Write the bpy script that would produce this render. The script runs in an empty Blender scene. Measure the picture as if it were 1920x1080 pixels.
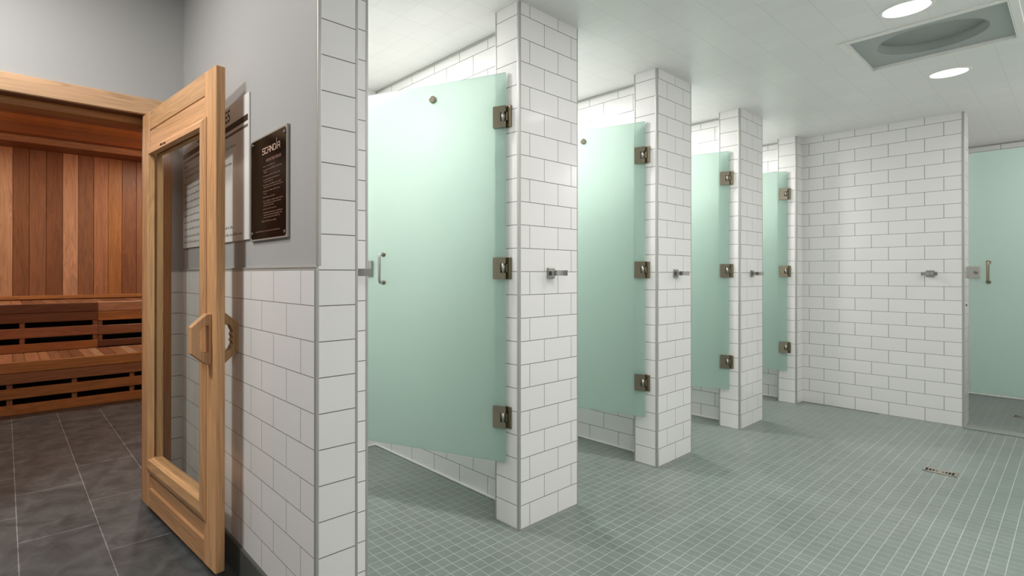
import bpy, bmesh, math, random
from mathutils import Vector, Matrix
random.seed(7)
scene = bpy.context.scene
COL = scene.collection
PI = math.pi

# ------------------------------------------------------------------ surveyed sizes (metres)
CAM_H = 1.1312
H = 2.34                       # shower ceiling
COURSE, TILE = 0.1037, 0.2076  # wall tile course and full tile
YP = 1.509                     # line of the pier faces
DN = 0.139                     # depth of a pier
PIERS = [(1.7999, 2.237, 1.976), (3.0269, 3.4629, 3.147), (4.2394, 4.678, 4.37), (5.4771, 5.6313, 5.40)]
XR, YEND = 5.6313, 0.5241      # end wall of the shower aisle
YBK = 2.845                    # back wall of the stalls
XS = 0.706                     # tiled face of the sign wall
XPAINT = 0.714
YS = 2.757                     # sauna front wall
YPIL = 1.332                   # pilaster face
LOBBY_H = 2.62

def srgb(r, g, b):
    f = lambda c: c / 12.92 if c <= 0.04045 else ((c + 0.055) / 1.055) ** 2.4
    return (f(r / 255), f(g / 255), f(b / 255), 1.0)

# ------------------------------------------------------------------ materials
def new_mat(name):
    m = bpy.data.materials.new(name)
    m.use_nodes = True
    nt = m.node_tree
    for n in list(nt.nodes):
        nt.nodes.remove(n)
    out = nt.nodes.new('ShaderNodeOutputMaterial')
    return m, nt, out

def N(nt, t, **kw):
    n = nt.nodes.new(t)
    for k, v in kw.items():
        if k.startswith('i_'):
            key = k[2:].replace('_', ' ')
            n.inputs[key].default_value = v
        else:
            setattr(n, k, v)
    return n

def principled(nt, out, color=None, rough=0.5, metal=0.0, spec=0.5):
    p = nt.nodes.new('ShaderNodeBsdfPrincipled')
    if color: p.inputs['Base Color'].default_value = color
    p.inputs['Roughness'].default_value = rough
    p.inputs['Metallic'].default_value = metal
    p.inputs['Specular IOR Level'].default_value = spec
    nt.links.new(p.outputs[0], out.inputs[0])
    return p

def plain(name, color, rough=0.5, metal=0.0, spec=0.5, noise=0.0, nscale=8.0):
    m, nt, out = new_mat(name)
    p = principled(nt, out, color, rough, metal, spec)
    if noise:
        tc = N(nt, 'ShaderNodeTexCoord')
        nz = N(nt, 'ShaderNodeTexNoise'); nz.inputs['Scale'].default_value = nscale; nz.inputs['Detail'].default_value = 4
        mx = N(nt, 'ShaderNodeMix', data_type='RGBA')
        mx.inputs[6].default_value = tuple(c * (1 - noise) for c in color[:3]) + (1,)
        mx.inputs[7].default_value = tuple(min(1, c * (1 + noise)) for c in color[:3]) + (1,)
        nt.links.new(tc.outputs['Object'], nz.inputs['Vector'])
        nt.links.new(nz.outputs['Fac'], mx.inputs[0])
        nt.links.new(mx.outputs[2], p.inputs['Base Color'])
    return m

def brick_mat(name, bw, rh, mortar, c1, c2, cm, rough, offset=0.5, bump=0.25, rough_m=0.8, stain=0.0, stain_scale=3.0, spec=0.5, smooth=0.15, tile_noise=0.0):
    """tiles laid out by the mesh's own UV map, which is in metres along the wall"""
    m, nt, out = new_mat(name)
    p = principled(nt, out, c1, rough, 0, spec)
    uv = N(nt, 'ShaderNodeUVMap'); uv.uv_map = 'UVMap'
    br = N(nt, 'ShaderNodeTexBrick'); br.offset = offset; br.offset_frequency = 2; br.squash = 1.0
    br.inputs['Scale'].default_value = 1.0
    br.inputs['Brick Width'].default_value = bw
    br.inputs['Row Height'].default_value = rh
    br.inputs['Mortar Size'].default_value = mortar
    br.inputs['Mortar Smooth'].default_value = smooth
    br.inputs['Bias'].default_value = 0.0
    br.inputs['Color1'].default_value = c1
    br.inputs['Color2'].default_value = c2
    br.inputs['Mortar'].default_value = cm
    nt.links.new(uv.outputs[0], br.inputs['Vector'])
    colsock = br.outputs['Color']
    if stain:
        tc = N(nt, 'ShaderNodeTexCoord')
        nz = N(nt, 'ShaderNodeTexNoise'); nz.inputs['Scale'].default_value = stain_scale; nz.inputs['Detail'].default_value = 7; nz.inputs['Roughness'].default_value = 0.62
        nz.inputs['Distortion'].default_value = 0.6
        nt.links.new(tc.outputs['Object'], nz.inputs['Vector'])
        mr = N(nt, 'ShaderNodeMapRange'); mr.inputs['From Min'].default_value = 0.3; mr.inputs['From Max'].default_value = 0.7
        mr.inputs['To Min'].default_value = 1 - stain; mr.inputs['To Max'].default_value = 1 + stain
        nt.links.new(nz.outputs['Fac'], mr.inputs['Value'])
        mul = N(nt, 'ShaderNodeVectorMath', operation='SCALE')
        nt.links.new(colsock, mul.inputs[0]); nt.links.new(mr.outputs[0], mul.inputs['Scale'])
        colsock = mul.outputs[0]
    nt.links.new(colsock, p.inputs['Base Color'])
    rr = N(nt, 'ShaderNodeMapRange'); rr.inputs['To Min'].default_value = rough; rr.inputs['To Max'].default_value = rough_m
    nt.links.new(br.outputs['Fac'], rr.inputs['Value']); nt.links.new(rr.outputs[0], p.inputs['Roughness'])
    inv = N(nt, 'ShaderNodeMath', operation='SUBTRACT'); inv.inputs[0].default_value = 1.0
    nt.links.new(br.outputs['Fac'], inv.inputs[1])
    bp = N(nt, 'ShaderNodeBump'); bp.inputs['Strength'].default_value = bump; bp.inputs['Distance'].default_value = 0.002
    nt.links.new(inv.outputs[0], bp.inputs['Height']); nt.links.new(bp.outputs[0], p.inputs['Normal'])
    return m

T1, T2, TM = srgb(238, 238, 236), srgb(235, 235, 233), srgb(112, 111, 106)
M_TILE = brick_mat('white_wall_tile', TILE, COURSE, 0.0015, T1, T2, TM, 0.12, bump=0.35, spec=0.36)
M_CUT = brick_mat('white_cut_tile', 8.0, COURSE, 0.0015, T1, T2, TM, 0.12, bump=0.35, spec=0.36)
M_WAIN = brick_mat('white_wainscot_tile', 0.1985, COURSE, 0.0014, T1, T2, srgb(140, 138, 130), 0.12, bump=0.35, spec=0.36)
M_MOSAIC = brick_mat('green_grey_mosaic', 0.0533, 0.0473, 0.00165, srgb(124, 136, 130), srgb(118, 130, 124), srgb(164, 170, 164), 0.36, offset=0.0, bump=0.15, rough_m=0.6, stain=0.10, stain_scale=2.2)
M_SLATE = brick_mat('dark_floor_tile', 0.588, 0.294, 0.0021, srgb(92, 97, 98), srgb(82, 87, 88), srgb(150, 149, 145), 0.40, bump=0.2, rough_m=0.7, stain=0.5, stain_scale=8.0)
M_CEIL = brick_mat('white_ceiling_tile', 0.1515, 0.1515, 0.0011, srgb(232, 233, 230), srgb(229, 230, 227), srgb(214, 216, 212), 0.30, offset=0.0, bump=0.12, rough_m=0.4)
M_PAINT = plain('grey_wall_paint', srgb(176, 177, 176), 0.55, noise=0.015, nscale=3)
M_WHITEPAINT = plain('white_ceiling_paint', srgb(222, 222, 218), 0.6)
M_BASE = plain('dark_base_tile', srgb(84, 86, 84), 0.35, noise=0.18, nscale=14)
M_TRIM = plain('grey_edge_trim', srgb(178, 178, 172), 0.38, 0.35)
M_WTRIM = plain('white_trim', srgb(232, 233, 228), 0.35)
M_STEEL = plain('brushed_steel', srgb(172, 171, 164), 0.28, 0.95, noise=0.06, nscale=120)
M_NICKEL = plain('satin_nickel', srgb(150, 142, 124), 0.33, 0.9, noise=0.05, nscale=90)
M_NICKEL_SHADE = plain('shaded_nickel', srgb(128, 119, 98), 0.38, 0.85, noise=0.05, nscale=90)  # darker copy of the satin nickel, shade put into the colour
M_NOTCH_SHADE = plain('hinge_shadow_metal', srgb(46, 40, 30), 0.5, 0.6)  # near-black colour standing for shade inside the hinge notch
M_DRAIN = plain('drain_steel', srgb(158, 153, 140), 0.4, 0.4, noise=0.05, nscale=80)
M_BRIGHT = plain('polished_chrome', srgb(222, 220, 214), 0.26, 0.85)
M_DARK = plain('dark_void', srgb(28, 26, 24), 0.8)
M_SIGN = plain('white_sign_board', srgb(232, 232, 229), 0.32)
M_INK = plain('dark_brown_ink', srgb(52, 40, 35), 0.5)
M_GREYINK = plain('grey_ink', srgb(112, 106, 100), 0.5)
M_PLAQUE = plain('dark_brown_plaque', srgb(19, 14, 12), 0.14, spec=0.22)
M_ACRYL = plain('edge_of_plaque', srgb(160, 155, 146), 0.12, noise=0.06, nscale=6)
M_PEACH = plain('pale_copper_lettering', srgb(222, 188, 168), 0.45)
M_DIMTXT = plain('dim_copper_lettering', srgb(150, 116, 98), 0.5)
M_GRILLE = plain('grey_grille_panel', srgb(166, 174, 171), 0.55, 0.1, noise=0.03, nscale=300)
M_GRILLE_D = plain('grey_duct', srgb(150, 158, 154), 0.6, 0.1)

def emit_mat(name, color, strength):
    m, nt, out = new_mat(name)
    e = N(nt, 'ShaderNodeEmission'); e.inputs[0].default_value = color; e.inputs[1].default_value = strength
    nt.links.new(e.outputs[0], out.inputs[0])
    return m

def wood_mat(name, axis, rough=0.45, contrast=0.46, fine=1.0):
    """timber; its tint is the mesh's own 'tone' colour, the grain runs along the given axis"""
    m, nt, out = new_mat(name)
    p = principled(nt, out, None, rough, 0, 0.35)
    tc = N(nt, 'ShaderNodeTexCoord')
    at = N(nt, 'ShaderNodeAttribute'); at.attribute_name = 'tone'
    sh = N(nt, 'ShaderNodeVectorMath', operation='MULTIPLY'); sh.inputs[1].default_value = (61.0, 97.0, 143.0)
    nt.links.new(at.outputs['Color'], sh.inputs[0])
    ad = N(nt, 'ShaderNodeVectorMath', operation='ADD')
    nt.links.new(tc.outputs['Object'], ad.inputs[0]); nt.links.new(sh.outputs[0], ad.inputs[1])
    mp = N(nt, 'ShaderNodeMapping')
    s = [13.0, 13.0, 13.0]; s[axis] = 0.9
    mp.inputs['Scale'].default_value = s
    nt.links.new(ad.outputs[0], mp.inputs['Vector'])
    n1 = N(nt, 'ShaderNodeTexNoise'); n1.inputs['Scale'].default_value = 1.0; n1.inputs['Detail'].default_value = 3; n1.inputs['Distortion'].default_value = 1.4
    nt.links.new(mp.outputs[0], n1.inputs['Vector'])
    # growth rings: a sine of the soft noise
    r1 = N(nt, 'ShaderNodeMath', operation='MULTIPLY'); r1.inputs[1].default_value = 46.0
    nt.links.new(n1.outputs['Fac'], r1.inputs[0])
    r2 = N(nt, 'ShaderNodeMath', operation='SINE'); nt.links.new(r1.outputs[0], r2.inputs[0])
    mp2 = N(nt, 'ShaderNodeMapping')
    s2 = [210.0 * fine] * 3; s2[axis] = 5.0
    mp2.inputs['Scale'].default_value = s2
    nt.links.new(ad.outputs[0], mp2.inputs['Vector'])
    n2 = N(nt, 'ShaderNodeTexNoise'); n2.inputs['Scale'].default_value = 1.0; n2.inputs['Detail'].default_value = 3
    nt.links.new(mp2.outputs[0], n2.inputs['Vector'])
    a1 = N(nt, 'ShaderNodeMath', operation='MULTIPLY_ADD'); a1.inputs[1].default_value = contrast * 0.22; a1.inputs[2].default_value = 1.0
    nt.links.new(r2.outputs[0], a1.inputs[0])
    a2 = N(nt, 'ShaderNodeMath', operation='MULTIPLY_ADD'); a2.inputs[1].default_value = contrast * 1.2; a2.inputs[2].default_value = -contrast * 0.6
    nt.links.new(n2.outputs['Fac'], a2.inputs[0])
    a3 = N(nt, 'ShaderNodeMath', operation='MULTIPLY_ADD'); a3.inputs[1].default_value = contrast * 1.1; a3.inputs[2].default_value = -contrast * 0.55
    nt.links.new(n1.outputs['Fac'], a3.inputs[0])
    s1 = N(nt, 'ShaderNodeMath', operation='ADD'); nt.links.new(a1.outputs[0], s1.inputs[0]); nt.links.new(a2.outputs[0], s1.inputs[1])
    s3 = N(nt, 'ShaderNodeMath', operation='ADD'); nt.links.new(s1.outputs[0], s3.inputs[0]); nt.links.new(a3.outputs[0], s3.inputs[1])
    vm = N(nt, 'ShaderNodeVectorMath', operation='SCALE')
    nt.links.new(at.outputs['Color'], vm.inputs[0]); nt.links.new(s3.outputs[0], vm.inputs['Scale'])
    nt.links.new(vm.outputs[0], p.inputs['Base Color'])
    bp = N(nt, 'ShaderNodeBump'); bp.inputs['Strength'].default_value = 0.12; bp.inputs['Distance'].default_value = 0.001
    nt.links.new(n2.outputs['Fac'], bp.inputs['Height']); nt.links.new(bp.outputs[0], p.inputs['Normal'])
    return m
WOOD = [wood_mat('cedar_grain_x', 0), wood_mat('cedar_grain_y', 1), wood_mat('cedar_grain_z', 2)]

def clear_glass(name, tint, fres=0.9):
    m, nt, out = new_mat(name)
    tr = N(nt, 'ShaderNodeBsdfTransparent'); tr.inputs[0].default_value = tint
    gl = N(nt, 'ShaderNodeBsdfGlossy'); gl.inputs['Roughness'].default_value = 0.02
    fr = N(nt, 'ShaderNodeFresnel'); fr.inputs[0].default_value = 1.5
    mu = N(nt, 'ShaderNodeMath', operation='MULTIPLY'); mu.inputs[1].default_value = fres
    mx = N(nt, 'ShaderNodeMixShader')
    ge = N(nt, 'ShaderNodeNewGeometry')
    fb = N(nt, 'ShaderNodeMath', operation='SUBTRACT'); fb.inputs[0].default_value = fres
    nt.links.new(ge.outputs['Backfacing'], fb.inputs[1]); fb.use_clamp = True
    nt.links.new(fb.outputs[0], mu.inputs[1])
    nt.links.new(fr.outputs[0], mu.inputs[0]); nt.links.new(mu.outputs[0], mx.inputs[0])
    nt.links.new(tr.outputs[0], mx.inputs[1]); nt.links.new(gl.outputs[0], mx.inputs[2])
    nt.links.new(mx.outputs[0], out.inputs[0])
    return m
M_GLASS = clear_glass('clear_door_glass', (0.93, 0.95, 0.94, 1))

def frosted(name):
    m, nt, out = new_mat(name)
    tl = N(nt, 'ShaderNodeBsdfTranslucent'); tl.inputs[0].default_value = (0.865, 0.975, 0.922, 1)
    rf = N(nt, 'ShaderNodeBsdfRefraction'); rf.inputs[0].default_value = (0.888, 0.99, 0.943, 1); rf.inputs['Roughness'].default_value = 0.5; rf.inputs['IOR'].default_value = 1.25
    df = N(nt, 'ShaderNodeBsdfDiffuse'); df.inputs[0].default_value = (0.67, 0.87, 0.785, 1)
    gl = N(nt, 'ShaderNodeBsdfGlossy'); gl.inputs['Roughness'].default_value = 0.35
    fr = N(nt, 'ShaderNodeFresnel'); fr.inputs[0].default_value = 1.35
    m0 = N(nt, 'ShaderNodeMixShader'); m0.inputs[0].default_value = 0.35
    m1 = N(nt, 'ShaderNodeMixShader'); m1.inputs[0].default_value = 0.20
    m2 = N(nt, 'ShaderNodeMixShader')
    nt.links.new(rf.outputs[0], m0.inputs[1]); nt.links.new(tl.outputs[0], m0.inputs[2])
    nt.links.new(m0.outputs[0], m1.inputs[1]); nt.links.new(df.outputs[0], m1.inputs[2])
    nt.links.new(fr.outputs[0], m2.inputs[0])
    nt.links.new(m1.outputs[0], m2.inputs[1]); nt.links.new(gl.outputs[0], m2.inputs[2])
    nt.links.new(m2.outputs[0], out.inputs[0])
    return m
M_FROST = frosted('frosted_green_glass')

# ------------------------------------------------------------------ geometry helpers
class MB:
    def __init__(self):
        self.bm = bmesh.new()
        self.uv = self.bm.loops.layers.uv.new('UVMap')
        self.tone = self.bm.loops.layers.float_color.new('tone')
    def _mark(self, before, tone=None, mi=0, smooth=False):
        for f in self.bm.faces:
            if f not in before:
                f.material_index = mi
                f.smooth = smooth
                if tone:
                    for l in f.loops: l[self.tone] = tone
    def box(self, lo, hi, bevel=0.0, tone=None, mi=0, seg=1, mat=None):
        before = set(self.bm.faces)
        c = [(a + b) / 2 for a, b in zip(lo, hi)]; s = [abs(b - a) for a, b in zip(lo, hi)]
        r = bmesh.ops.create_cube(self.bm, size=1.0, matrix=Matrix.Translation(c) @ Matrix.Diagonal((*s, 1)))
        if bevel:
            es = set()
            for v in r['verts']: es.update(v.link_edges)
            bmesh.ops.bevel(self.bm, geom=list(es), offset=min(bevel, min(s) * 0.45), segments=seg, affect='EDGES', profile=0.6)
        if mat is not None:
            vs = {v for f in self.bm.faces if f not in before for v in f.verts}
            bmesh.ops.transform(self.bm, matrix=mat, verts=list(vs))
        self._mark(before, tone, mi)
        return self
    def cyl(self, c, r, h, axis='z', seg=24, r2=None, mi=0, tone=None, bevel=0.0):
        before = set(self.bm.faces)
        rot = {'z': Matrix.Identity(4), 'x': Matrix.Rotation(PI / 2, 4, 'Y'), 'y': Matrix.Rotation(PI / 2, 4, 'X')}[axis]
        bmesh.ops.create_cone(self.bm, cap_ends=True, segments=seg, radius1=r, radius2=r if r2 is None else r2, depth=h, matrix=Matrix.Translation(c) @ rot)
        new = [f for f in self.bm.faces if f not in before]
        for f in new:
            f.material_index = mi; f.smooth = len(f.verts) == 4
            if tone:
                for l in f.loops: l[self.tone] = tone
        if bevel:
            es = {e for f in new if len(f.verts) > 4 for e in f.edges}
            bmesh.ops.bevel(self.bm, geom=list(es), offset=bevel, segments=2, affect='EDGES')
        return self
    def tube(self, pts, r, seg=12, closed=False, mi=0):
        pts = [Vector(p) for p in pts]; n = len(pts); rings = []
        up = None
        for i, p in enumerate(pts):
            d = (pts[min(i + 1, n - 1)] - pts[max(i - 1, 0)]).normalized()
            if up is None:
                up = d.orthogonal().normalized()
            up = (up - d * up.dot(d)).normalized()
            s = d.cross(up)
            rings.append([self.bm.verts.new(p + r * (math.cos(2 * PI * k / seg) * up + math.sin(2 * PI * k / seg) * s)) for k in range(seg)])
        for a, b in zip(rings, rings[1:]):
            for k in range(seg):
                f = self.bm.faces.new((a[k], a[(k + 1) % seg], b[(k + 1) % seg], b[k])); f.smooth = True; f.material_index = mi
        for ring in (rings[0][::-1], rings[-1]):
            self.bm.faces.new(ring).material_index = mi
        return self
    def prism(self, outline, axis, a, b, mi=0, tone=None):
        """closed outline (two coordinates) swept along an axis from a to b"""
        before = set(self.bm.faces)
        def mk(p, t):
            v = {0: (t, p[0], p[1]), 1: (p[0], t, p[1]), 2: (p[0], p[1], t)}[axis]
            return self.bm.verts.new(v)
        A = [mk(p, a) for p in outline]; B = [mk(p, b) for p in outline]
        n = len(outline)
        self.bm.faces.new(A[::-1]); self.bm.faces.new(B)
        for i in range(n):
            self.bm.faces.new((A[i], A[(i + 1) % n], B[(i + 1) % n], B[i]))
        bmesh.ops.recalc_face_normals(self.bm, faces=[f for f in self.bm.faces if f not in before])
        self._mark(before, tone, mi)
        return self
    def mesh(self, me, mat, mi=0, tone=None):
        before = set(self.bm.faces)
        t = bmesh.new(); t.from_mesh(me); t.transform(mat)
        vm = {v.index: self.bm.verts.new(v.co) for v in t.verts}
        for f in t.faces:
            try: self.bm.faces.new([vm[v.index] for v in f.verts])
            except ValueError: pass
        t.free()
        self._mark(before, tone, mi)
        return self
    def planar_uv(self, du=0.0, dv=0.0, swap=False):
        for f in self.bm.faces:
            for l in f.loops:
                x, y = l.vert.co.x, l.vert.co.y
                l[self.uv].uv = (y - dv, x - du) if swap else (x - du, y - dv)
        return self
    def build(self, name, mats, parent=None, matrix=None, smooth=False):
        me = bpy.data.meshes.new(name)
        if matrix is not None: self.bm.transform(matrix)
        self.bm.normal_update()
        self.bm.to_mesh(me); self.bm.free()
        for m in (mats if isinstance(mats, (list, tuple)) else [mats]): me.materials.append(m)
        o = bpy.data.objects.new(name, me); COL.objects.link(o)
        if parent: o.parent = parent
        return o

def structure(o, label=None):
    o['kind'] = 'structure'
    if label: o['label'] = label
    return o
def tag(o, label, cat, group=None):
    o['label'] = label; o['category'] = cat; o['kind'] = 'thing'
    if group: o['group'] = group
    return o
def empty(name, loc, rz=0.0):
    o = bpy.data.objects.new(name, None); COL.objects.link(o)
    o.empty_display_size = 0.05
    o.location = loc; o.rotation_euler = (0, 0, rz)
    return o

def tile_box(name, lo, hi, spec=None, parent=None, mats=None, default=('cut', 0.0), z0=0.0025):
    """box clad in tile; spec maps a side ('x-','x+','y-','y+') to ('run', joint) / ('cut', 0) / ('paint', 0)"""
    spec = spec or {}
    b = MB(); b.box(lo, hi)
    idx = {'cut': 0, 'run': 1, 'paint': 2, 'wain': 3}
    b.bm.normal_update()
    for f in b.bm.faces:
        n = f.normal
        key = ('x' if abs(n.x) > .5 else 'y' if abs(n.y) > .5 else 'z') + ('+' if n.x + n.y + n.z > 0 else '-')
        kind, u0 = spec.get(key, default)
        f.material_index = idx[kind]
        c = f.calc_center_median()
        for l in f.loops:
            co = l.vert.co
            u = co.y if key[0] == 'x' else co.x
            if kind == 'cut': u = u - (c.y if key[0] == 'x' else c.x) + 2.0
            else: u = u - u0
            l[b.uv].uv = (u, (co.z if key[0] != 'z' else co.y) - z0)
    return b.build(name, [M_CUT, M_TILE, M_PAINT, M_WAIN], parent)

def edge_trim(x, y, z0, z1, parent, w=0.011, name='edge_trim', sx=1, sy=1, proud=0.0015):
    """metal tile-edge profile standing on the corner (x, y); sx, sy point into the wall"""
    b = MB()
    xs = sorted((x - sx * proud, x + sx * w)); ys = sorted((y - sy * proud, y + sy * w))
    b.box((xs[0], ys[0], z0), (xs[1], ys[1], z1), bevel=0.0025, seg=2)
    return b.build(name, M_TRIM, parent)

def text_mesh(s, w, h, bold=0.0):
    """flat lettering scaled to w x h, lower-left at the origin, in the XY plane"""
    cu = bpy.data.curves.new('lettering', 'FONT'); cu.body = s; cu.size = 1.0; cu.offset = bold
    o = bpy.data.objects.new('lettering', cu); COL.objects.link(o)
    dg = bpy.context.evaluated_depsgraph_get(); dg.update()
    me = bpy.data.meshes.new_from_object(o.evaluated_get(dg))
    bpy.data.objects.remove(o); bpy.data.curves.remove(cu)
    xs = [v.co.x for v in me.vertices]; ys = [v.co.y for v in me.vertices]
    x0, x1, y0, y1 = min(xs), max(xs), min(ys), max(ys)
    for v in me.vertices:
        v.co.x = (v.co.x - x0) / (x1 - x0) * w; v.co.y = (v.co.y - y0) / (y1 - y0) * h; v.co.z = 0
    return me

def curve_mesh(splines, depth, bevel=0.0):
    """filled flat outline (with holes), depth thick in +-z"""
    cu = bpy.data.curves.new('outline', 'CURVE'); cu.dimensions = '2D'; cu.fill_mode = 'BOTH'
    cu.extrude = depth / 2 - bevel; cu.bevel_depth = bevel; cu.bevel_resolution = 2; cu.offset = -bevel
    for pts in splines:
        sp = cu.splines.new('POLY'); sp.points.add(len(pts) - 1); sp.use_cyclic_u = True
        for p, q in zip(sp.points, pts): p.co = (q[0], q[1], 0, 1)
    o = bpy.data.objects.new('outline', cu); COL.objects.link(o)
    dg = bpy.context.evaluated_depsgraph_get(); dg.update()
    me = bpy.data.meshes.new_from_object(o.evaluated_get(dg))
    bpy.data.objects.remove(o); bpy.data.curves.remove(cu)
    return me

def rounded(w, h, r, n=6):
    pts = []
    for cx, cy, a in ((w - r, h - r, 0), (r, h - r, 90), (r, r, 180), (w - r, r, 270)):
        for k in range(n + 1):
            t = math.radians(a + 90 * k / n); pts.append((cx + r * math.cos(t), cy + r * math.sin(t)))
    return pts

# ================================================================== THE SETTING
# ---- floors
b = MB(); b.box((-3.2, -1.6, -0.08), (0.775, 7.0, 0.0)); b.box((0.775, YBK + .1, -0.08), (1.6, 7.0, 0.0)); b.planar_uv(0.0455 - 20 * 0.294, 2.424 - 20 * 0.588, swap=True)
structure(b.build('floor', M_SLATE), 'dark grey stone-look tile floor running from the lobby into the sauna')
b = MB(); b.box((0.775, -0.75, -0.08), (5.62, YBK + .1, 0.0)); b.box((5.62, -0.75, -0.08), (7.4, 1.0, 0.0))
b.planar_uv(1.978 - 60 * 0.0533, 0.837 - 60 * 0.0473)
structure(b.build('floor', M_MOSAIC), 'grey green mosaic tile floor of the shower room')

# ---- sauna front wall with its doorway, and the lobby
DX0, DX1, DZ = -0.335, 0.566, 1.897          # doorway
b = MB()
b.box((-3.2, YS, 0), (DX0, 2.88, LOBBY_H)); b.box((DX0, YS, DZ), (DX1, 2.88, LOBBY_H)); b.box((DX1, YS, 0), (0.86, 2.88, LOBBY_H))
structure(b.build('wall_front', M_PAINT), 'pale grey painted wall over the sauna doorway')
w = tile_box('wall_front_wainscot', (0.655, YS - 0.012, 0.112), (XS, YS, 1.147), {'y-': ('cut', 0)})
structure(w)
# sign wall: painted above, tiled wainscot below
b = MB(); b.box((XPAINT, YP + 0.02, 0), (0.85, YS, LOBBY_H))
structure(b.build('wall_sign_side', M_PAINT), 'grey painted wall carrying the two signs')
w = tile_box('wall_wainscot', (XS, YPIL, 0.112), (XPAINT, YS - 0.012, 1.147), {'x-': ('wain', 1.7265), 'y-': ('cut', 0)})
structure(w, 'white tile wainscot under the two signs')
edge_trim(XS, YPIL, 0, 1.147, w, 0.010)
b = MB(); b.box((XS - 0.002, YPIL - 0.001, 1.147), (XPAINT + .002, YS - .001, 1.155), bevel=0.002); b.build('cap_trim', M_TRIM, w)
b = MB(); b.box((XS - 0.012, YPIL - .0, 0), (XS + 0.004, YS - 0.012, 0.1125), bevel=0.003); b.box((0.655, YS - .024, 0), (XS - .012, YS, .1125), bevel=.003)
structure(b.build('baseboard_sign_side', M_BASE), 'dark grey base tile along the sign wall')
# pilaster at the end of the sign wall, and the narrow jamb beyond it
w = tile_box('wall_pilaster', (XPAINT, YPIL, 0), (0.846, YP + .02, LOBBY_H), {'x+': ('cut', 0), 'x-': ('paint', 0)})
structure(w, 'white tiled pilaster ending the sign wall')
edge_trim(XPAINT - .002, YPIL, 1.155, LOBBY_H, w, 0.011)
edge_trim(0.846, YPIL, 0, LOBBY_H, w, 0.008, sx=-1)
w = tile_box('wall_jamb', (XPAINT + .01, YP, 0), (1.0, YP + DN, H), {})
structure(w, 'narrow white tiled jamb behind the pilaster')
edge_trim(1.0, YP, 0, H, w, 0.009, sx=-1)
# unseen lobby shell
b = MB(); b.box((-3.3, -1.7, 0), (-3.2, 2.88, LOBBY_H)); structure(b.build('wall_lobby_left', M_PAINT))
b = MB(); b.box((-3.3, -1.7, 0), (0.86, -1.6, LOBBY_H)); structure(b.build('wall_lobby_back', M_PAINT))
b = MB(); b.box((0.76, -1.6, 0), (0.86, -0.65, LOBBY_H)); b.box((0.72, -0.65, H), (0.86, YPIL, LOBBY_H)); structure(b.build('wall_lobby_return', M_PAINT))
b = MB(); b.box((-3.3, -1.7, LOBBY_H), (0.86, 2.9, LOBBY_H + .06)); structure(b.build('ceiling_lobby', M_WHITEPAINT))

# ---- shower room ceiling with an opening for the return-air grille
GX0, GX1, GY0, GY1 = 3.497, 4.079, 0.192, 0.750
b = MB()
for lo, hi in (((0.846, -0.75), (GX0, YBK + .1)), ((GX1, -0.75), (7.4, YBK + .1)), ((GX0, -0.75), (GX1, GY0)), ((GX0, GY1), (GX1, YBK + .1))):
    b.box((*lo, H), (*hi, H + 0.012))
b.planar_uv(2.225 - 40 * .1515, 1.336 - 40 * .1515)
structure(b.build('ceiling', M_CEIL), 'white square tile ceiling of the shower room')

# ---- the piers, each with a thin partition behind it
for i, (x0, x1, u0) in enumerate(PIERS):
    if i < 3:
        w = tile_box('wall_pier', (x0, YP, 0), (x1, YP + DN, H), {'y-': ('run', u0)})
        structure(w, 'white tiled pier between two shower stalls, %s along the row' % ('first', 'second', 'third')[i])
        edge_trim(x0, YP, 0, H, w, 0.0115)
        edge_trim(x1, YP, 0, H, w, 0.006, sx=-1)
        edge_trim(x0, YP + DN, 0, H, w, 0.007, sy=-1)
        xm = (x0 + x1) / 2
        p = tile_box('wall_partition', (xm - .0655, YP + DN, 0), (xm + .0655, YBK, H), {'x-': ('run', 1.945), 'x+': ('run', 1.945)}, z0=-0.001)
        structure(p, 'white tiled partition wall behind a pier')
        for s in (-1, 1):
            t = MB(); xa = xm + s * .0655
            t.box((min(xa, xa + s * .010), YP + DN, 0), (max(xa, xa + s * .010), YBK, 0.012), bevel=.003)
            t.build('base_trim', M_WTRIM, p)
            t = MB(); t.box((min(xa, xa + s * .008), YP + DN, H - .012), (max(xa, xa + s * .008), YBK, H), bevel=.002)
            t.build('ceiling_trim', M_TRIM, p)
    else:
        w = tile_box('wall_pier', (x0, YP, 0), (XR + .01, YP + DN, H), {'y-': ('run', u0)})
        structure(w, 'white tiled half pier in the corner of the end wall')
        edge_trim(x0, YP, 0, H, w, 0.0115)
        edge_trim(x0, YP + DN, 0, H, w, 0.007, sy=-1)
# end wall
w = tile_box('wall_end', (XR, YEND, 0), (5.866, YBK, H), {'x-': ('run', 1.4597), 'x+': ('run', 1.4597)})
structure(w, 'white subway tile wall closing the shower aisle')
edge_trim(XR, YEND, 0, H, w, 0.013)
t = MB(); t.box((XR - .010, YP + DN, 0), (XR, YBK, .012), bevel=.003); t.build('base_trim', M_WTRIM, w)
t = MB(); t.box((XR - .008, YP + DN, H - .012), (XR, YBK, H), bevel=.002); t.build('ceiling_trim', M_TRIM, w)
# back wall of the stalls and the other shell walls
w = tile_box('wall_stall_back', (0.85, YBK, 0), (5.7, YBK + .03, H), {'y-': ('run', 1.9)}); structure(w)
t = MB(); t.box((.851, YBK - .010, 0), (XR, YBK, .012), bevel=.003); t.build('base_trim', M_WTRIM, w)
w = tile_box('wall_stall_side', (.85, YP + DN, 0), (.852, YBK, H), {'x+': ('run', 1.9)}); structure(w)
w = tile_box('wall_aisle_side', (.86, -.75, 0), (7.4, -.65, H), {'y+': ('run', 1.9)}); structure(w)
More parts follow.
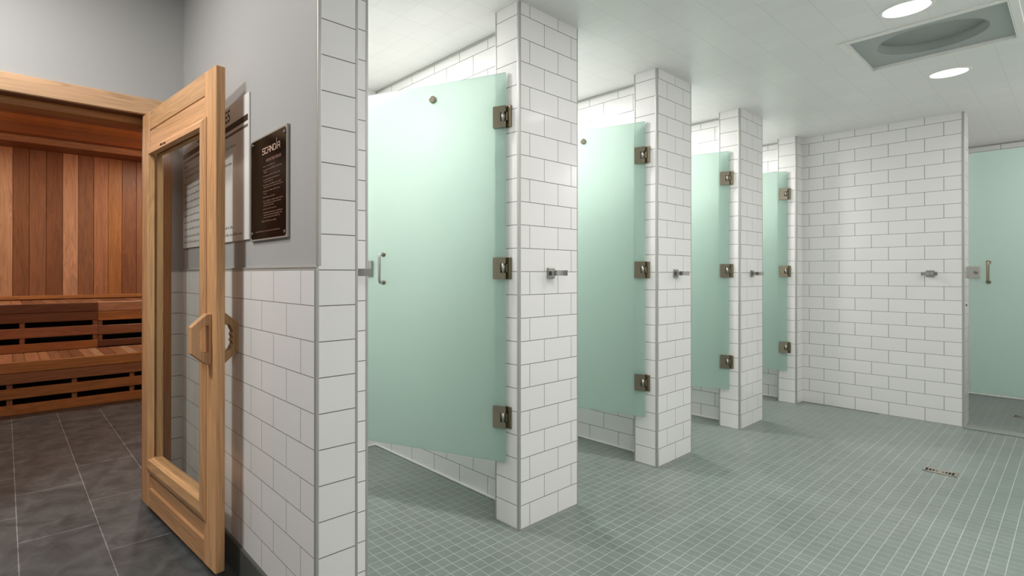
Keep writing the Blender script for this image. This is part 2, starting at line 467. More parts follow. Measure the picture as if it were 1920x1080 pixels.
# far stall beyond the end wall
w = tile_box('wall_far_stall', (7.27, -.65, 0), (7.37, 1.0, H), {'x-': ('run', .55)}); structure(w, 'white tiled back wall of the far stall')
t = MB(); t.box((7.258, -.65, 0), (7.27, .9, .014), bevel=.003); t.build('base_trim', M_WTRIM, w)
t = MB(); t.box((7.262, -.65, H - .012), (7.27, .9, H), bevel=.002); t.build('ceiling_trim', M_TRIM, w)
w = tile_box('wall_far_stall_side', (5.86, .90, 0), (7.37, 1.0, H), {'y-': ('run', 6.2)}); structure(w)
w = tile_box('wall_end_return', (XR, -.65, 0), (5.866, -.26, H), {'x-': ('run', .3)}); structure(w)
b = MB(); b.box((5.585, -.26, 0), (5.775, YEND, 0.006), bevel=.003)
structure(b.build('trim_threshold', plain('threshold_stone', srgb(126, 136, 129), .4, noise=.08, nscale=20)), 'pale stone threshold of the far stall')

# ================================================================== SAUNA ROOM
def tint(c, k=1.0, j=0.03):
    return tuple(max(0.004, v * k * (1 + random.uniform(-j, j))) for v in c[:3]) + (1.0,)
W_LIGHT, W_MID, W_DARK, W_ORANGE, W_DOOR = srgb(208, 165, 130), srgb(168, 120, 86), srgb(130, 88, 61), srgb(188, 132, 79), srgb(210, 163, 117)
YW = 6.60
XSL, XSR = -0.62, 1.46
# planks of the back wall: the seams read off the photograph, then carried on to both sides
seams = [-0.62, -.49, -.35, -.215, -.075, .065, .201, .346, .491, .631, .776, .914, 1.052, 1.199, 1.33, XSR]
tones = [(W_MID, .9), (W_DARK, 1.1), (W_MID, 1), (W_MID, 1.1), (W_LIGHT, .95), (W_DARK, 1.25), (W_MID, .85), (W_DARK, 1.2), (W_LIGHT, 1.05), (W_MID, .8), (W_MID, 1.25), (W_ORANGE, .95), (W_DARK, 1.35), (W_MID, .9), (W_MID, 1)]
b = MB()
for (a, c), (t, k) in zip(zip(seams, seams[1:]), tones):
    b.box((a + .0012, YW - random.choice((0, .001, .002)), 0), (c - .0012, YW + .02, 2.48), bevel=.003, tone=tint(t, k))
structure(b.build('wall_sauna_back', WOOD[2]), 'vertical cedar plank wall behind the sauna benches')
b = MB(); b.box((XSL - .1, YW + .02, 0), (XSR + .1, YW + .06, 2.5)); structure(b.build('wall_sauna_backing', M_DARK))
for s, xa, nm in ((-1, XSL, 'wall_sauna_left'), (1, XSR, 'wall_sauna_right')):
    b = MB(); y = 2.88
    while y < YW - .01:
        y2 = min(y + .14, YW)
        b.box((min(xa + s * .004, xa + s * .02), y + .001, 0), (max(xa + s * .004, xa + s * .02), y2 - .001, 2.48), tone=tint(random.choice((W_MID, W_DARK, W_ORANGE))))
        y = y2
    structure(b.build(nm, WOOD[1 + 1]))
b = MB()
for lo, hi in (((XSL, 2.88), (DX0 - .02, 2.9)), ((DX1 + .02, 2.88), (XSR, 2.9))):
    b.box((lo[0], lo[1], 0), (hi[0], hi[1], 2.48), tone=tint(W_MID))
b.box((DX0 - .02, 2.88, DZ + .02), (DX1 + .02, 2.9, 2.48), tone=tint(W_MID))
structure(b.build('wall_sauna_inner_front', WOOD[2]))
b = MB(); y = 2.88; k = 0
ct = [(W_MID, 1), (W_ORANGE, .9), (W_DARK, 1.1), (W_MID, 1.15), (W_MID, .85), (W_ORANGE, 1.05), (W_DARK, 1.2)]
while y < YW:
    y2 = min(y + .142, YW + .02); t, kk = ct[(k * 3) % 7]
    b.box((XSL, y + .0015, 2.476), (XSR, y2 - .0015, 2.50), bevel=.004, tone=tint(t, kk)); y = y2; k += 1
structure(b.build('ceiling_sauna', WOOD[0]), 'cedar board ceiling of the sauna')
b = MB()
b.box((XSL, 6.25, 2.415), (XSR, 6.275, 2.476), bevel=.003, tone=tint(W_LIGHT, .8))
b.box((XSL, 6.275, 2.415), (XSR, 6.44, 2.435), bevel=.003, tone=tint(W_DARK, .9)); b.box((XSL, 6.443, 2.415), (XSR, YW, 2.435), bevel=.003, tone=tint(W_DARK))
structure(b.build('trim_soffit', WOOD[0]), 'stepped cedar soffit above the plank wall')
b = MB(); b.box((XSL, YW - .022, .868), (XSR, YW, .906), bevel=.004, tone=tint(W_ORANGE))
structure(b.build('trim_ledge', WOOD[0]), 'narrow cedar rail along the plank wall above the top bench')

# ---- door casing
b = MB(); t = tint(W_LIGHT, .95)
b.box((DX0 - .09, YS - .020, DZ), (0.655, YS, 1.978), bevel=.004, tone=t)
o = structure(b.build('trim_door_casing', WOOD[0]), 'cedar casing around the sauna doorway')
b = MB(); b.box((DX1, YS - .018, 0), (0.655, YS, DZ), bevel=.004, tone=tint(W_MID, 1.15)); b.box((DX0 - .09, YS - .018, 0), (DX0, YS, DZ), bevel=.004, tone=tint(W_MID, 1.15))
b.build('side_casing', WOOD[2], o)
b = MB(); b.box((DX1 - .002, YS, 0), (DX1 + .02, 2.90, DZ + .02), tone=tint(W_MID, 1.1)); b.box((DX0 - .02, YS, 0), (DX0 + .002, 2.90, DZ + .02), tone=tint(W_MID, 1.1))
b.box((DX1 - .016, YS + .05, 0), (DX1, 2.89, DZ), tone=tint(W_MID)); b.box((DX0, YS + .05, 0), (DX0 + .016, 2.89, DZ), tone=tint(W_MID))
b.build('side_jamb', WOOD[2], o)
b = MB(); b.box((DX0, YS, DZ), (DX1, 2.90, DZ + .02), tone=tint(W_DARK)); b.box((DX0, YS + .045, 1.862), (DX1, 2.89, DZ), bevel=.003, tone=tint(W_ORANGE, .9))
b.build('head_jamb', WOOD[0], o)

# ---- benches
def bench(name, label, x0, x1, yf, yb, zs, top, tones, posts, skirt_tones, nose=None):
    """zs: list of (z0, z1) front boards from the bottom up; top: seat height"""
    r = tag(empty(name, ((x0 + x1) / 2, yf, zs[0][0])), label, 'bench', 'cedar benches in the sauna')
    ox, oy, oz = r.location
    def put(bb, nm, ax):
        return bb.build(nm, WOOD[ax], r, Matrix.Translation((-ox, -oy, -oz)))
    for k, (za, zb) in enumerate(zs):
        bb = MB(); bb.box((x0, yf, za), (x1, yf + .022, zb), bevel=.004, tone=skirt_tones[k]); put(bb, 'front_board', 0)
    for px in posts:
        bb = MB(); bb.box((px, yf + .023, zs[0][0]), (px + .04, yf + .06, top - .03), bevel=.003, tone=tint(W_MID, .95)); put(bb, 'post', 2)
    x = x0; k = 0
    while x < x1 - .02:
        wd = min(random.choice((.075, .082, .09, .098)), x1 - x)
        bb = MB(); bb.box((x + .001, yf + .024, top - .026), (x + wd - .001, yb, top), bevel=.003, tone=tint(*random.choice(tones))); put(bb, 'seat_board', 1)
        x += wd; k += 1
    if nose:
        bb = MB(); bb.box((x0, yf - .006, nose[0]), (x1, yf + .0235, nose[1]), bevel=.008, seg=3, tone=nose[2]); put(bb, 'nosing', 0)
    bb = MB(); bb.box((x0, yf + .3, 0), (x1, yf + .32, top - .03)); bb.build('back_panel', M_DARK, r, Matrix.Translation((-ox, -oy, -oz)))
    return r
MIX = [(W_MID, 1.0), (W_DARK, 1.1), (W_LIGHT, .9), (W_DARK, 1.3), (W_MID, .8), (W_MID, 1.2)]
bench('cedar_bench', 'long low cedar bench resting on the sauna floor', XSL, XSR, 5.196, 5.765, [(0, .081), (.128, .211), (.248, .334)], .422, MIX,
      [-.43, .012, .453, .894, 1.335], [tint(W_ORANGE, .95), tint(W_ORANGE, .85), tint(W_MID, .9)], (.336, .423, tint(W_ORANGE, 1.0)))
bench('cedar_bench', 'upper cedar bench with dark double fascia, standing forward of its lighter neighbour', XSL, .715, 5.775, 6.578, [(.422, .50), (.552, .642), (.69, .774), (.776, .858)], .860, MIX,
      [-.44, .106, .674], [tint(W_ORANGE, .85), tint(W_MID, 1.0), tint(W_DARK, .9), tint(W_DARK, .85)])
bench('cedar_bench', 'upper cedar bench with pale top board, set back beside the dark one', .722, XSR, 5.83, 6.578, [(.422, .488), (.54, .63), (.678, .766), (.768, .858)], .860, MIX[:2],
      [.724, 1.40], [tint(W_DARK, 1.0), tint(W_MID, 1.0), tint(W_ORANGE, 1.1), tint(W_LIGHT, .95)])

# ================================================================== SAUNA DOOR (swung open)
DTH = -1.4755
DW, DHT = 0.846, 1.845
door = tag(empty('sauna_door', (0.5248, 2.7472, 0.045), DTH), 'open light cedar sauna door with a tall glass pane and wooden handles', 'door')
TD = 0.036
def dp(bb, nm, ax, parent=door): return bb.build(nm, WOOD[ax], parent)
b = MB(); b.box((0, 0, 0), (.100, TD, DHT), bevel=.0025, tone=tint(W_DOOR, .95)); dp(b, 'stile', 2)
b = MB(); b.box((.742, 0, 0), (DW, TD, DHT), bevel=.0025, tone=tint(W_DOOR, 1.0)); dp(b, 'stile', 2)
b = MB(); b.box((.100, .001, 1.757), (.742, TD - .001, DHT), bevel=.0025, tone=tint(W_DOOR, .97)); dp(b, 'top_rail', 0)
b = MB(); b.box((.100, .003, 1.665), (.742, TD - .003, 1.7565), bevel=.003, tone=tint(W_DOOR, 1.03)); dp(b, 'top_rail', 0)
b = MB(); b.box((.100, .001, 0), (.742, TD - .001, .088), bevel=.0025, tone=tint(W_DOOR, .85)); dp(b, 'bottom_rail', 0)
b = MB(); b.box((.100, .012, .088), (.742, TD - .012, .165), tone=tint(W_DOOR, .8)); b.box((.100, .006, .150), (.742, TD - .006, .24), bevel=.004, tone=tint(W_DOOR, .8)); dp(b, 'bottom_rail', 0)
# glazing bead: mitred frame both sides, profile sloping in to the glass
gx0, gx1, gz0, gz1 = .104, .768, .163, 1.672
def bead(side):
    s = -1 if side == 0 else 1
    y0 = 0 if side == 0 else TD
    bw = .034
    ys_ = [y0, y0 + s * .004, y0 + s * .0145, y0 + s * .016, y0 + s * .015, y0 - s * .012]
    ws_ = [0, .001, .013, .017, bw, bw + .002]
    for kind in range(4):
        bb = MB(); rows = []
        for wv, yv in zip(ws_, ys_):
            if kind == 0: p = ((gx0 + wv, yv, gz1 - wv), (gx1 - wv, yv, gz1 - wv))
            elif kind == 1: p = ((gx0 + wv, yv, gz0 + wv * 2.1), (gx1 - wv, yv, gz0 + wv * 2.1))
            elif kind == 2: p = ((gx0 + wv, yv, gz0 + wv * 2.1), (gx0 + wv, yv, gz1 - wv))
            else: p = ((gx1 - wv, yv, gz0 + wv * 2.1), (gx1 - wv, yv, gz1 - wv))
            rows.append([bb.bm.verts.new(q) for q in p])
        before = set()
        for a, c in zip(rows, rows[1:]):
            bb.bm.faces.new((a[0], a[1], c[1], c[0]))
        bb.bm.faces.new((rows[0][0], rows[-1][0], rows[-1][1], rows[0][1]))
        bb.bm.faces.new([r_[0] for r_ in rows]); bb.bm.faces.new([r_[1] for r_ in rows])
        bmesh.ops.recalc_face_normals(bb.bm, faces=list(bb.bm.faces))
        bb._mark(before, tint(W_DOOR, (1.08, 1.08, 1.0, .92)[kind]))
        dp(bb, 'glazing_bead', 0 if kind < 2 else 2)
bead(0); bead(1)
b = MB(); b.box((.13, TD / 2 - .003, .225), (.740, TD / 2 + .003, 1.645)); b.build('glass_pane', M_GLASS, door)
# small burnt-in maker's mark on the top bead
b = MB(); xm_ = .300
for wd_ in (.006, .003, .007, .004, .0, .008, .005, .004, .007):
    if wd_: b.box((xm_, -.0169, 1.6445 + random.uniform(0, .002)), (xm_ + wd_, -.0160, 1.6445 + random.uniform(.006, .011)))
    xm_ += wd_ + .0025 if wd_ else .006
b.build('stamped_mark', M_INK, door)
# handles: half octagons with a finger-grip hole, one on each face
def handle(side):
    out = [(0, 0), (0, .186), (.018, .186), (.075, .140), (.075, .046), (.018, 0)]
    hole = []
    for k in range(9): a = PI / 2 - k * PI / 2 / 8; hole.append((.024 + .016 * math.sin(PI / 2 - a), .142 - .016 + .016 * math.cos(PI / 2 - a)))
    for k in range(1, 25):
        z = .126 - .066 * k / 24; hole.append((.040 + .006 * abs(math.sin(PI * 3 * k / 24)), z))
    for k in range(9): a = k * PI / 2 / 8; hole.append((.024 + .016 * math.cos(a), .060 - .016 * math.sin(a)))
    hole += [(.010, .044), (.010, .142)]
    me = curve_mesh([out, hole], .032, .0035)
    # outline x -> out of the door, outline y -> up, thickness -> along the door
    s = -1 if side == 0 else 1
    M = Matrix(((0, 0, -s, .795), (s, 0, 0, 0 if side == 0 else TD), (0, 1, 0, .755), (0, 0, 0, 1)))
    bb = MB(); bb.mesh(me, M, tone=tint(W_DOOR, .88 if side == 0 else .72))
    bmesh.ops.remove_doubles(bb.bm, verts=list(bb.bm.verts), dist=1e-5)
    bmesh.ops.recalc_face_normals(bb.bm, faces=list(bb.bm.faces))
    dp(bb, 'pull_handle', 2)
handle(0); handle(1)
for z in (.25, .95, 1.6):
    b = MB(); b.cyl((-.004, TD + .004, z), .006, .09, 'z', 12); b.build('hinge', M_NICKEL, door)

# ================================================================== SIGNS
def on_wall(x, y, z):
    """frame with lettering's x running to the viewer's right (-Y), its y up and its front to -X"""
    return Matrix(((0, 0, -1, x), (-1, 0, 0, y), (0, 1, 0, z), (0, 0, 0, 1)))
SX = XPAINT - .0005
sy0, sy1, sz0, sz1 = 2.735, 1.852, 1.258, 1.800
b = MB(); b.box((SX - .006, sy1, sz0), (SX, sy0, sz1), bevel=.001)
sign = tag(b.build('rules_sign', M_SIGN), 'white sauna rules sign with dark stripes, partly behind the open cedar door', 'sign')
fx = SX - .0064
b = MB(); b.box((fx, 1.862, 1.698), (fx + .0008, 2.727, 1.7215)); b.build('heading_stripe', M_INK, sign)
b = MB(); b.box((fx, 1.862, 1.675), (fx + .0008, 2.727, 1.6855)); b.build('heading_stripe', M_GREYINK, sign)
b = MB(); b.mesh(text_mesh('SAUNA RULES', .438, .049, .012), on_wall(fx, 2.490, 1.736)); b.build('heading', M_INK, sign)
b = MB(); b.mesh(text_mesh('Please...', .078, .022, .01), on_wall(fx, 2.722, 1.648)); b.build('subheading', M_INK, sign)
def words_row(bb, x, y_left, y_right, z, h, lo=.012, hi=.05, gap=.006):
    """a line of lettering too small to read: one short mark per word"""
    y = y_left
    while y - lo > y_right:
        wd = min(random.uniform(lo, hi), y - y_right)
        n = max(1, int(wd / (h * .72)))
        for k in range(n):
            ya = y - wd * k / n; yb_ = ya - wd / n * .5
            hh = h * random.choice((.62, .62, .62, 1.0))
            bb.box((x, yb_, z), (x + .0006, ya, z + hh))
        y -= wd + gap
    return bb
b = MB()
rows = [(1.628, 2.705, 2.19), (1.600, 2.69, 2.30), (1.565, 2.705, 2.14), (1.540, 2.69, 2.38), (1.509, 2.705, 2.33), (1.477, 2.705, 2.25), (1.444, 2.705, 2.20), (1.411, 2.705, 2.28),
        (1.378, 2.705, 2.15), (1.345, 2.705, 2.30), (1.310, 2.705, 2.015), (1.281, 2.705, 1.915)]
for z, ya, yb_ in rows:
    b = words_row(MB(), fx, ya, yb_, z, .0115)
    b.build('text_line', M_GREYINK, sign)
for words_, wd_, y_, z_ in (('pressure, heart disease', .19, 2.180, 1.625), ('in the sauna.', .10, 2.130, 1.562)):
    MB().mesh(text_mesh(words_, wd_, .014), on_wall(fx, y_, z_)).build('text_phrase', M_GREYINK, sign)

PX = .7045
pk = PX / .722
PY = lambda y: y * pk
PZ = lambda z: 1.131 + (z - 1.131) * pk
b = MB(); b.box((PX, 1.520, PZ(1.250)), (XPAINT - .0005, PY(1.872), PZ(1.619)), bevel=.0015)
plaque = tag(b.build('instruction_plaque', M_ACRYL), 'dark brown instruction plaque with four corner screws beside the white sign', 'sign')
pw, ph = PY(1.872) - 1.520, PZ(1.619) - PZ(1.250)
b = MB(); me = curve_mesh([rounded(pw - .014, ph - .014, .012)], .0012)
b.mesh(me, on_wall(PX - .0004, PY(1.872) - .006, PZ(1.250) + .007)); b.build('plaque_face', M_PLAQUE, plaque)
lx = PX - .0018
b = MB()
for (y, z) in ((1.844, 1.598), (1.572, 1.594), (1.572, 1.270), (1.849, 1.277)):
    b = MB(); b.cyl((PX - .003, PY(y), PZ(z)), .0055, .005, 'x', 16, bevel=.0015); b.build('screw', M_STEEL, plaque)
# angular logo lettering
def stroke(bb, p, q, t, y0, z0, sc):
    d = Vector((q[0] - p[0], q[1] - p[1])); L = d.length; d.normalize(); n = Vector((-d.y, d.x)) * t / 2; e = d * t / 2
    P = [(p[0] - e.x + n.x, p[1] - e.y + n.y), (q[0] + e.x + n.x, q[1] + e.y + n.y), (q[0] + e.x - n.x, q[1] + e.y - n.y), (p[0] - e.x - n.x, p[1] - e.y - n.y)]
    bb.prism([(y0 - a * sc[0], z0 + c * sc[1]) for a, c in P], 0, lx, lx + .0008)
LET = {'S': [((0, 0), (1, 0)), ((1, 0), (1, .5)), ((0, .5), (1, .5)), ((0, .5), (0, 1)), ((0, 1), (1, 1))],
       'C': [((0, 0), (1, 0)), ((0, 0), (0, 1)), ((0, 1), (1, 1))],
       'A': [((0, 0), (0, .7)), ((0, .7), (.3, 1)), ((.3, 1), (1, 1)), ((1, 0), (1, 1)), ((0, .45), (1, .45))],
       'N': [((0, 0), (0, 1)), ((0, 1), (1, 0)), ((1, 0), (1, 1))],
       'D': [((0, 0), (0, 1)), ((0, 1), (.75, 1)), ((.75, 1), (1, .7)), ((1, .7), (1, 0)), ((1, 0), (0, 0))],
       'I': [((.5, 0), (.5, 1.9))]}
b = MB(); y = PY(1.757); z = PZ(1.5515)
for ch in 'SCANDIA':
    wl = .0075 if ch == 'I' else .0185
    for p, q in LET[ch]: stroke(b, p, q, .16, y, z, (wl, .0185))
    y -= wl + (.0040 if ch != 'I' else .003)
b.build('logo_lettering', M_PEACH, plaque)
b = MB(); b.mesh(text_mesh('INSTRUCTIONS FOR USE', PY(1.724) - PY(1.602), .010, .015), on_wall(lx, PY(1.724), PZ(1.520))); b.build('subheading', M_DIMTXT, plaque)
b = MB()
for z, ya, yb_ in ((1.505, 1.75, 1.65), (1.492, 1.75, 1.595), (1.484, 1.745, 1.71), (1.471, 1.75, 1.60), (1.458, 1.75, 1.61), (1.450, 1.745, 1.665), (1.439, 1.75, 1.60), (1.431, 1.745, 1.585),
                   (1.418, 1.75, 1.60), (1.410, 1.745, 1.72), (1.397, 1.75, 1.65), (1.384, 1.75, 1.585), (1.376, 1.745, 1.59), (1.368, 1.745, 1.66), (1.356, 1.75, 1.64), (1.343, 1.75, 1.588),
                   (1.335, 1.745, 1.59), (1.327, 1.745, 1.61), (1.314, 1.765, 1.63), (1.280, 1.82, 1.61)):
    words_row(MB(), lx, PY(ya), PY(yb_), PZ(z), .0042, .008, .03, .003).build('text_line', M_DIMTXT, plaque)

# ================================================================== SHOWER DOORS
def shower_door(hx, ang, label, knob=True, pull=True, width=.76):
    a = math.radians(ang)
    hy = 1.577
    r = tag(empty('shower_door', (hx, hy, .285), PI / 2 + a), label, 'shower door', 'frosted glass shower doors')
    MI = (Matrix.Translation((hx, hy, .285)) @ Matrix.Rotation(PI / 2 + a, 4, 'Z')).inverted()
    b = MB(); b.box((0.0, -.005, 0), (width, .005, 1.755), bevel=.0012); b.build('glass_panel', M_FROST, r)
    xw = hx + .0105                                   # face of the pier
    for z in (1.840, 1.158, .4875):
        zl = z - .285
        # clamp plates on both faces of the glass, a notch cut where the knuckle sits
        b = MB()
        for y0 in (.0052, -.0142):
            b.prism([(-.003, zl - .049), (.053, zl - .049), (.056, zl - .046), (.056, zl + .046), (.053, zl + .049), (-.003, zl + .049), (-.003, zl + .021), (.0205, zl + .021), (.0205, zl - .021), (-.003, zl - .021)], 1, y0, y0 + .009)
        hg = b.build('hinge', M_NICKEL, r)
        b = MB(); b.box((xw - .008, hy - .026, z - .049), (xw, hy + .030, z + .049), bevel=.002); b.build('wall_plate', M_NICKEL_SHADE, hg, MI)
        b = MB(); b.cyl((.0095, .0095, zl), .0078, .0415, 'z', 18); b.build('knuckle', M_STEEL, hg)
        b = MB(); b.box((-.006, -.0053, zl - .021), (.021, .0056, zl + .021)); b.build('notch_shade_block', M_NOTCH_SHADE, hg)  # dark block added in place of the shaded gap in the notch
        b = MB(); b.box((hx - .006, hy - .012, z - .0195), (xw - .006, hy + .010, z + .0195), bevel=.002); b.build('hinge_arm', M_NICKEL_SHADE, hg, MI)
    if knob:
        b = MB(); b.cyl((.355, .010, 1.968 - .285), .0165, .012, 'y', 24, bevel=.002); b.cyl((.355, -.010, 1.968 - .285), .0165, .012, 'y', 24, bevel=.002); b.build('stop_knob', M_NICKEL, r)
    if pull:
        w0, za, zb = .622, 1.229 - .285, 1.089 - .285
        pts = [(w0, .005, za)]
        for k in range(7): t = k / 6 * PI / 2; pts.append((w0, .034 + .018 * math.sin(t), za - .018 + .018 * math.cos(t) * 1.0))
        for k in range(7): t = k / 6 * PI / 2; pts.append((w0, .034 + .018 * math.cos(t), zb + .018 - .018 * math.sin(t)))
        pts.append((w0, .005, zb))
        b = MB(); b.tube(pts, .0075, 14)
        pu = b.build('pull_handle', M_STEEL, r)
        for zz in (za, zb):
            b = MB(); b.cyl((w0, .008, zz), .012, .006, 'y', 20, bevel=.001); b.build('washer', M_NICKEL, pu)
        b = MB(); b.box((width - .075, .0052, 1.158 - .285 - .042), (width + .004, .016, 1.158 - .285 + .042), bevel=.003); b.box((width - .075, -.016, 1.158 - .285 - .042), (width + .004, -.0052, 1.158 - .285 + .042), bevel=.003)
        b.build('latch', M_STEEL, r)
    return r
shower_door(1.7895, 26.2, 'frosted green glass shower door on the pier nearest the sauna, pull handle showing')
shower_door(3.0165, 19.4, 'frosted green glass shower door hung between the first and second tiled piers')
shower_door(4.2290, 20.6, 'frosted green glass shower door hung between the second and third tiled piers')
shower_door(5.4665, 25.0, 'narrow-looking frosted green glass shower door beside the white end wall')

# closed door of the far stall, in the plane of the end wall's opening
fd = tag(empty('shower_door', (5.705, -.245, .26), PI / 2), 'closed frosted green glass door of the far stall, past the end wall', 'shower door', 'frosted glass shower doors')
b = MB(); b.box((0, -.005, 0), (.752, .005, 1.772), bevel=.0012); b.build('glass_panel', M_FROST, fd)
# local +y faces the aisle (-X)
w0, za, zb = .655, 1.222 - .26, 1.076 - .26
pts = [(w0, .005, za)]
for k in range(7): t = k / 6 * PI / 2; pts.append((w0, .034 + .018 * math.sin(t), za - .018 + .018 * math.cos(t)))
for k in range(7): t = k / 6 * PI / 2; pts.append((w0, .034 + .018 * math.cos(t), zb + .018 - .018 * math.sin(t)))
pts.append((w0, .005, zb))
b = MB(); b.tube(pts, .0085, 14); pu = b.build('pull_handle', M_NICKEL, fd)
for zz in (za, zb):
    b = MB(); b.cyl((w0, .008, zz), .0135, .006, 'y', 20, bevel=.001); b.build('washer', M_NICKEL, pu)
b = MB(); b.box((.695, .0052, .842), (.766, .015, .932), bevel=.003); b.box((.695, -.015, .842), (.766, -.0052, .932), bevel=.003); la = b.build('latch', M_BRIGHT, fd)
b = MB(); b.cyl((.718, .020, .887), .010, .012, 'y', 20, bevel=.002); b.box((.714, .024, .877), (.722, .032, .897), bevel=.002); b.build('thumb_turn', M_NICKEL, la)
b = MB(); b.box((.760, .0, .635), (.768, .012, .650), bevel=.002); b.build('strike', M_NICKEL, fd)
for z in (.2, 1.56):
    b = MB(); b.box((-.012, -.014, z - .05), (.055, .014, z + .05), bevel=.003); b.build('hinge', M_NICKEL, fd)

# ================================================================== ROBE HOOKS
def robe_hook(x, y, rz, label):
    r = tag(empty('robe_hook', (x, y, 1.137), rz), label, 'robe hook', 'brushed steel robe hooks')
    # local: -y out of the wall, x along it
    b = MB(); b.box((-.025, -.010, -.0255), (.025, 0.0, .0255), bevel=.004, seg=2); b.build('back_plate', M_STEEL, r)
    b = MB(); b.box((-.011, -.032, -.0115), (.011, -.008, .0115), bevel=.002); b.build('stem', M_STEEL, r)
    b = MB(); pts = []
    for k in range(13):
        t = -1 + k / 6; pts.append((t * .045, -.030 - .030 * abs(t) ** 1.7))
    outl = [(p[0], p[1]) for p in pts] + [(p[0] * .95, p[1] - .0055) for p in reversed(pts)]
    b.prism(outl, 2, -.0125, .0125)
    for f in b.bm.faces: f.smooth = len(f.verts) == 4
    for e in b.bm.edges: e.smooth = not (len(e.link_faces) == 2 and e.calc_face_angle() > .6)
    b.build('double_arm', M_STEEL, r)
    return r
robe_hook(.928, YP, 0, 'robe hook on the narrow jamb, half hidden behind the tiled pilaster')
robe_hook(2.020, YP, 0, 'robe hook on the first tiled pier, largest in view')
robe_hook(3.247, YP, 0, 'robe hook on the second tiled pier')
robe_hook(4.460, YP, 0, 'robe hook on the third tiled pier')
robe_hook(XR, .702, -PI / 2, 'robe hook alone on the wide end wall')

# ================================================================== CEILING FITTINGS
M_LENS = emit_mat('lit_downlight_lens', (1.0, 0.98, 0.96, 1), 5.0)
def downlight(x, y, z, label, r=.079):
    e = tag(empty('downlight', (x, y, z)), label, 'ceiling light', 'round ceiling downlights')
    b = MB()
    n = 48; prof = [(r, -.001), (r + .004, -.004), (r + .014, -.004), (r + .018, 0.0)]
    rings = [[b.bm.verts.new((q[0] * math.cos(2 * PI * k / n), q[0] * math.sin(2 * PI * k / n), q[1])) for k in range(n)] for q in prof]
    for A_, B_ in zip(rings, rings[1:]):
        for k in range(n):
            f = b.bm.faces.new((A_[k], A_[(k + 1) % n], B_[(k + 1) % n], B_[k])); f.smooth = True
    bmesh.ops.recalc_face_normals(b.bm, faces=list(b.bm.faces))
    b.build('trim_ring', M_WTRIM, e)
    b = MB(); b.cyl((0, 0, -.002), r, .003, 'z', 48); b.build('lens', M_LENS, e)
    return e
downlight(3.247, .481, H, 'lit round downlight on the near side of the grey ceiling grille')
downlight(4.484, .479, H, 'lit round downlight on the far side of the grey ceiling grille')

gr = tag(empty('return_air_grille', ((GX0 + GX1) / 2, (GY0 + GY1) / 2, H)), 'square grey return air grille with round duct in the ceiling', 'air grille')
gw, gh = (GX1 - GX0) / 2, (GY1 - GY0) / 2
b = MB()
for lo, hi in (((-gw - .032, gh), (gw + .032, gh + .030)), ((-gw - .032, -gh - .030), (gw + .032, -gh)), ((-gw - .032, -gh), (-gw, gh)), ((gw, -gh), (gw + .032, gh))):
    b.box((*lo, -.006), (*hi, 0.0), bevel=.0015)
for lo, hi in (((-gw, gh - .004), (gw, gh)), ((-gw, -gh), (gw, -gh + .004)), ((-gw, -gh), (-gw + .004, gh)), ((gw - .004, -gh), (gw, gh))):
    b.box((*lo, -.006), (*hi, .03))
b.build('frame', M_WTRIM, gr)
# panel with a round hole, then the duct collar going up
n = 64; R = .205; b = MB()
rim = [b.bm.verts.new((R * math.cos(2 * PI * k / n), R * math.sin(2 * PI * k / n), .012)) for k in range(n)]
def sq(t):
    c, s = math.cos(t), math.sin(t); k = min(gw / abs(c) if abs(c) > 1e-6 else 9, gh / abs(s) if abs(s) > 1e-6 else 9)
    return (c * k, s * k, .012)
outer = [b.bm.verts.new(sq(2 * PI * k / n)) for k in range(n)]
for k in range(n): b.bm.faces.new((rim[k], outer[k], outer[(k + 1) % n], rim[(k + 1) % n]))
b.build('panel', M_GRILLE, gr)
b = MB()
lo_ = [b.bm.verts.new((R * math.cos(2 * PI * k / n), R * math.sin(2 * PI * k / n), .012)) for k in range(n)]
hi_ = [b.bm.verts.new((R * .97 * math.cos(2 * PI * k / n), R * .97 * math.sin(2 * PI * k / n), .055)) for k in range(n)]
for k in range(n):
    f = b.bm.faces.new((lo_[k], lo_[(k + 1) % n], hi_[(k + 1) % n], hi_[k])); f.smooth = True
b.bm.faces.new(hi_)
b.build('duct_collar', M_GRILLE_D, gr)

# ================================================================== FLOOR DRAINS
def drain(x, y, label):
    e = tag(empty('floor_drain', (x, y, 0)), label, 'floor drain', 'rectangular floor drains')
    hw, hl = .046, .068
    b = MB(); b.box((-hw, -hl, 0), (hw, hl, .0012)); b.build('slot_shade_plate', M_DARK, e)  # flat dark plate painted as the shaded depth under the slots
    b = MB()
    for lo, hi in (((-hw, -hl), (hw, -hl + .008)), ((-hw, hl - .008), (hw, hl)), ((-hw, -hl), (-hw + .008, hl)), ((hw - .008, -hl), (hw, hl))):
        b.box((*lo, 0), (*hi, .0035), bevel=.0008)
    b.build('frame', M_DRAIN, e)
    b = MB(); n = 9; pitch = (2 * hl - .018) / n
    for k in range(n):
        yc = -hl + .009 + pitch * (k + .5); s = .002 + .030 * abs(k - 4) / 4
        b.box((-hw + .008, yc - pitch / 2, .0012), (hw - .008, yc - pitch / 2 + .0032, .003))
        b.box((-hw + .008, yc - pitch / 2 + .0032, .0012), (-s, yc + pitch / 2, .003)); b.box((s, yc - pitch / 2 + .0032, .0012), (hw - .008, yc + pitch / 2, .003))
    b.build('grate', M_DRAIN, e)
    return e
drain(4.250, .491, 'small steel floor drain in the open mosaic floor')
drain(6.400, .262, 'small steel floor drain inside the far stall, under its glass door')

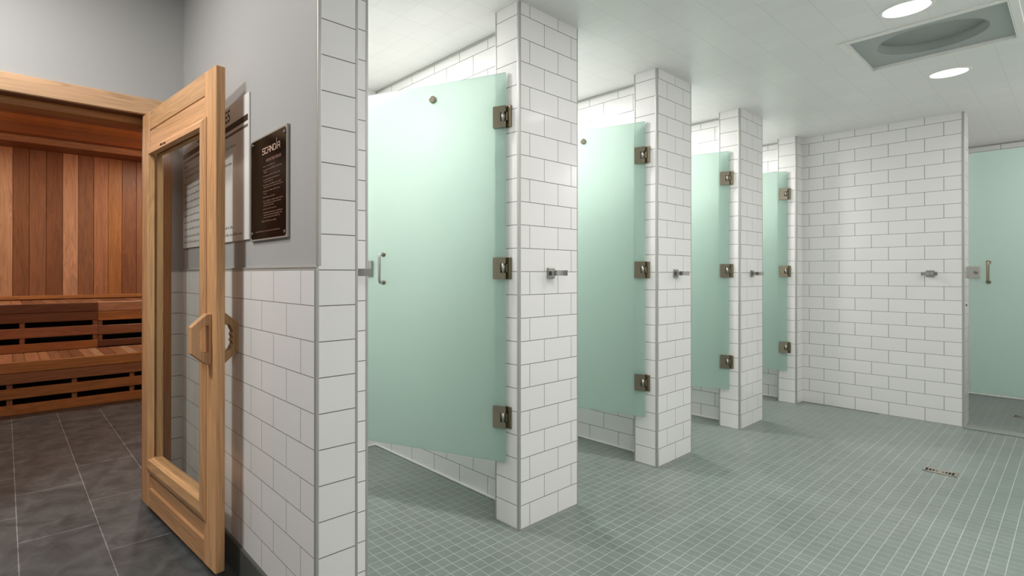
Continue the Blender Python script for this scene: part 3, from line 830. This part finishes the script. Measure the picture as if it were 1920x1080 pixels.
# ================================================================== LIGHT
def lamp(name, loc, power, color, size=.16, rot=(0, 0, 0), spread=PI):
    l = bpy.data.lights.new(name, 'AREA'); l.shape = 'DISK'; l.size = size; l.energy = power; l.color = color; l.spread = spread
    o = bpy.data.objects.new(name, l); COL.objects.link(o); o.location = loc; o.rotation_euler = rot
    return o
CW = (1.0, .958, .955)
for x, p in ((1.40, 15.5), (2.65, 14.5), (3.86, 16), (5.06, 14.5)):
    lamp('stall_downlight', (x, 2.23, H - .006), p, CW)
for x, y, p in ((2.12, .45, 7.5), (1.15, -.3, 6.5), (2.7, -.33, 9), (3.5, -.36, 6.5), (5.40, -.38, 9.5)):  # unseen soft fill lamps added to brighten the aisle
    lamp('aisle_fill', (x, y, H - .006), p, CW, .5)
lamp('far_stall_downlight', (6.35, -.45, H - .006), 9, CW)
lamp('lobby_light_and_fill', (-.10, 1.93, LOBBY_H - .006), 12, (1.0, .958, .92), .22)
lamp('lobby_light_and_fill', (-.85, 2.02, LOBBY_H - .006), 28, (1.0, .962, .94), .26)
lamp('lobby_light_and_fill', (-.3, -.7, LOBBY_H - .006), 20, (1.0, .962, .945))  # added fill behind the camera, not a known fixture
l = bpy.data.lights.new('sauna_lamp', 'POINT'); l.energy = 26; l.color = (1.0, .86, .72); l.shadow_soft_size = .07
o = bpy.data.objects.new('sauna_lamp', l); COL.objects.link(o); o.location = (1.05, 3.06, 1.95)
lamp('sauna_lamp', (-.42, 5.75, 2.40), 10, (1.0, .86, .72), .2)
lamp('sauna_lamp', (1.30, 5.75, 2.40), 10, (1.0, .86, .72), .2)

wd = bpy.data.worlds.new('room_air'); scene.world = wd; wd.use_nodes = True
wd.node_tree.nodes['Background'].inputs[0].default_value = (.02, .02, .02, 1)

# ================================================================== CAMERA
yaw, pitch, roll, f, cx, cy = 0.9156, 0.0021, 0.0006, 974.78, 757.57, 511.994
F = Vector((math.cos(yaw), math.sin(yaw), 0)); R_ = Vector((math.sin(yaw), -math.cos(yaw), 0)); U = Vector((0, 0, 1))
F, U = math.cos(pitch) * F + math.sin(pitch) * U, math.cos(pitch) * U - math.sin(pitch) * F
R_, U = math.cos(roll) * R_ + math.sin(roll) * U, math.cos(roll) * U - math.sin(roll) * R_
cam = bpy.data.cameras.new('camera'); co = bpy.data.objects.new('camera', cam); COL.objects.link(co)
co.matrix_world = Matrix(((R_.x, U.x, -F.x, 0), (R_.y, U.y, -F.y, 0), (R_.z, U.z, -F.z, CAM_H), (0, 0, 0, 1)))
cam.sensor_fit = 'HORIZONTAL'; cam.sensor_width = 36.0
cam.lens = 36.0 * f / 1920
cam.shift_x = (960 - cx) / 1920
cam.shift_y = -(540 - cy) / 1920
cam.clip_start = .02
scene.camera = co

scene.view_settings.view_transform = 'Standard'
scene.view_settings.look = 'None'
scene.view_settings.gamma = 1.0
scene.view_settings.exposure = 0.09
scene.cycles.use_denoising = True
scene.cycles.max_bounces = 14
scene.cycles.diffuse_bounces = 7
scene.cycles.transmission_bounces = 10
scene.cycles.transparent_max_bounces = 16
scene.cycles.sample_clamp_indirect = 6.0
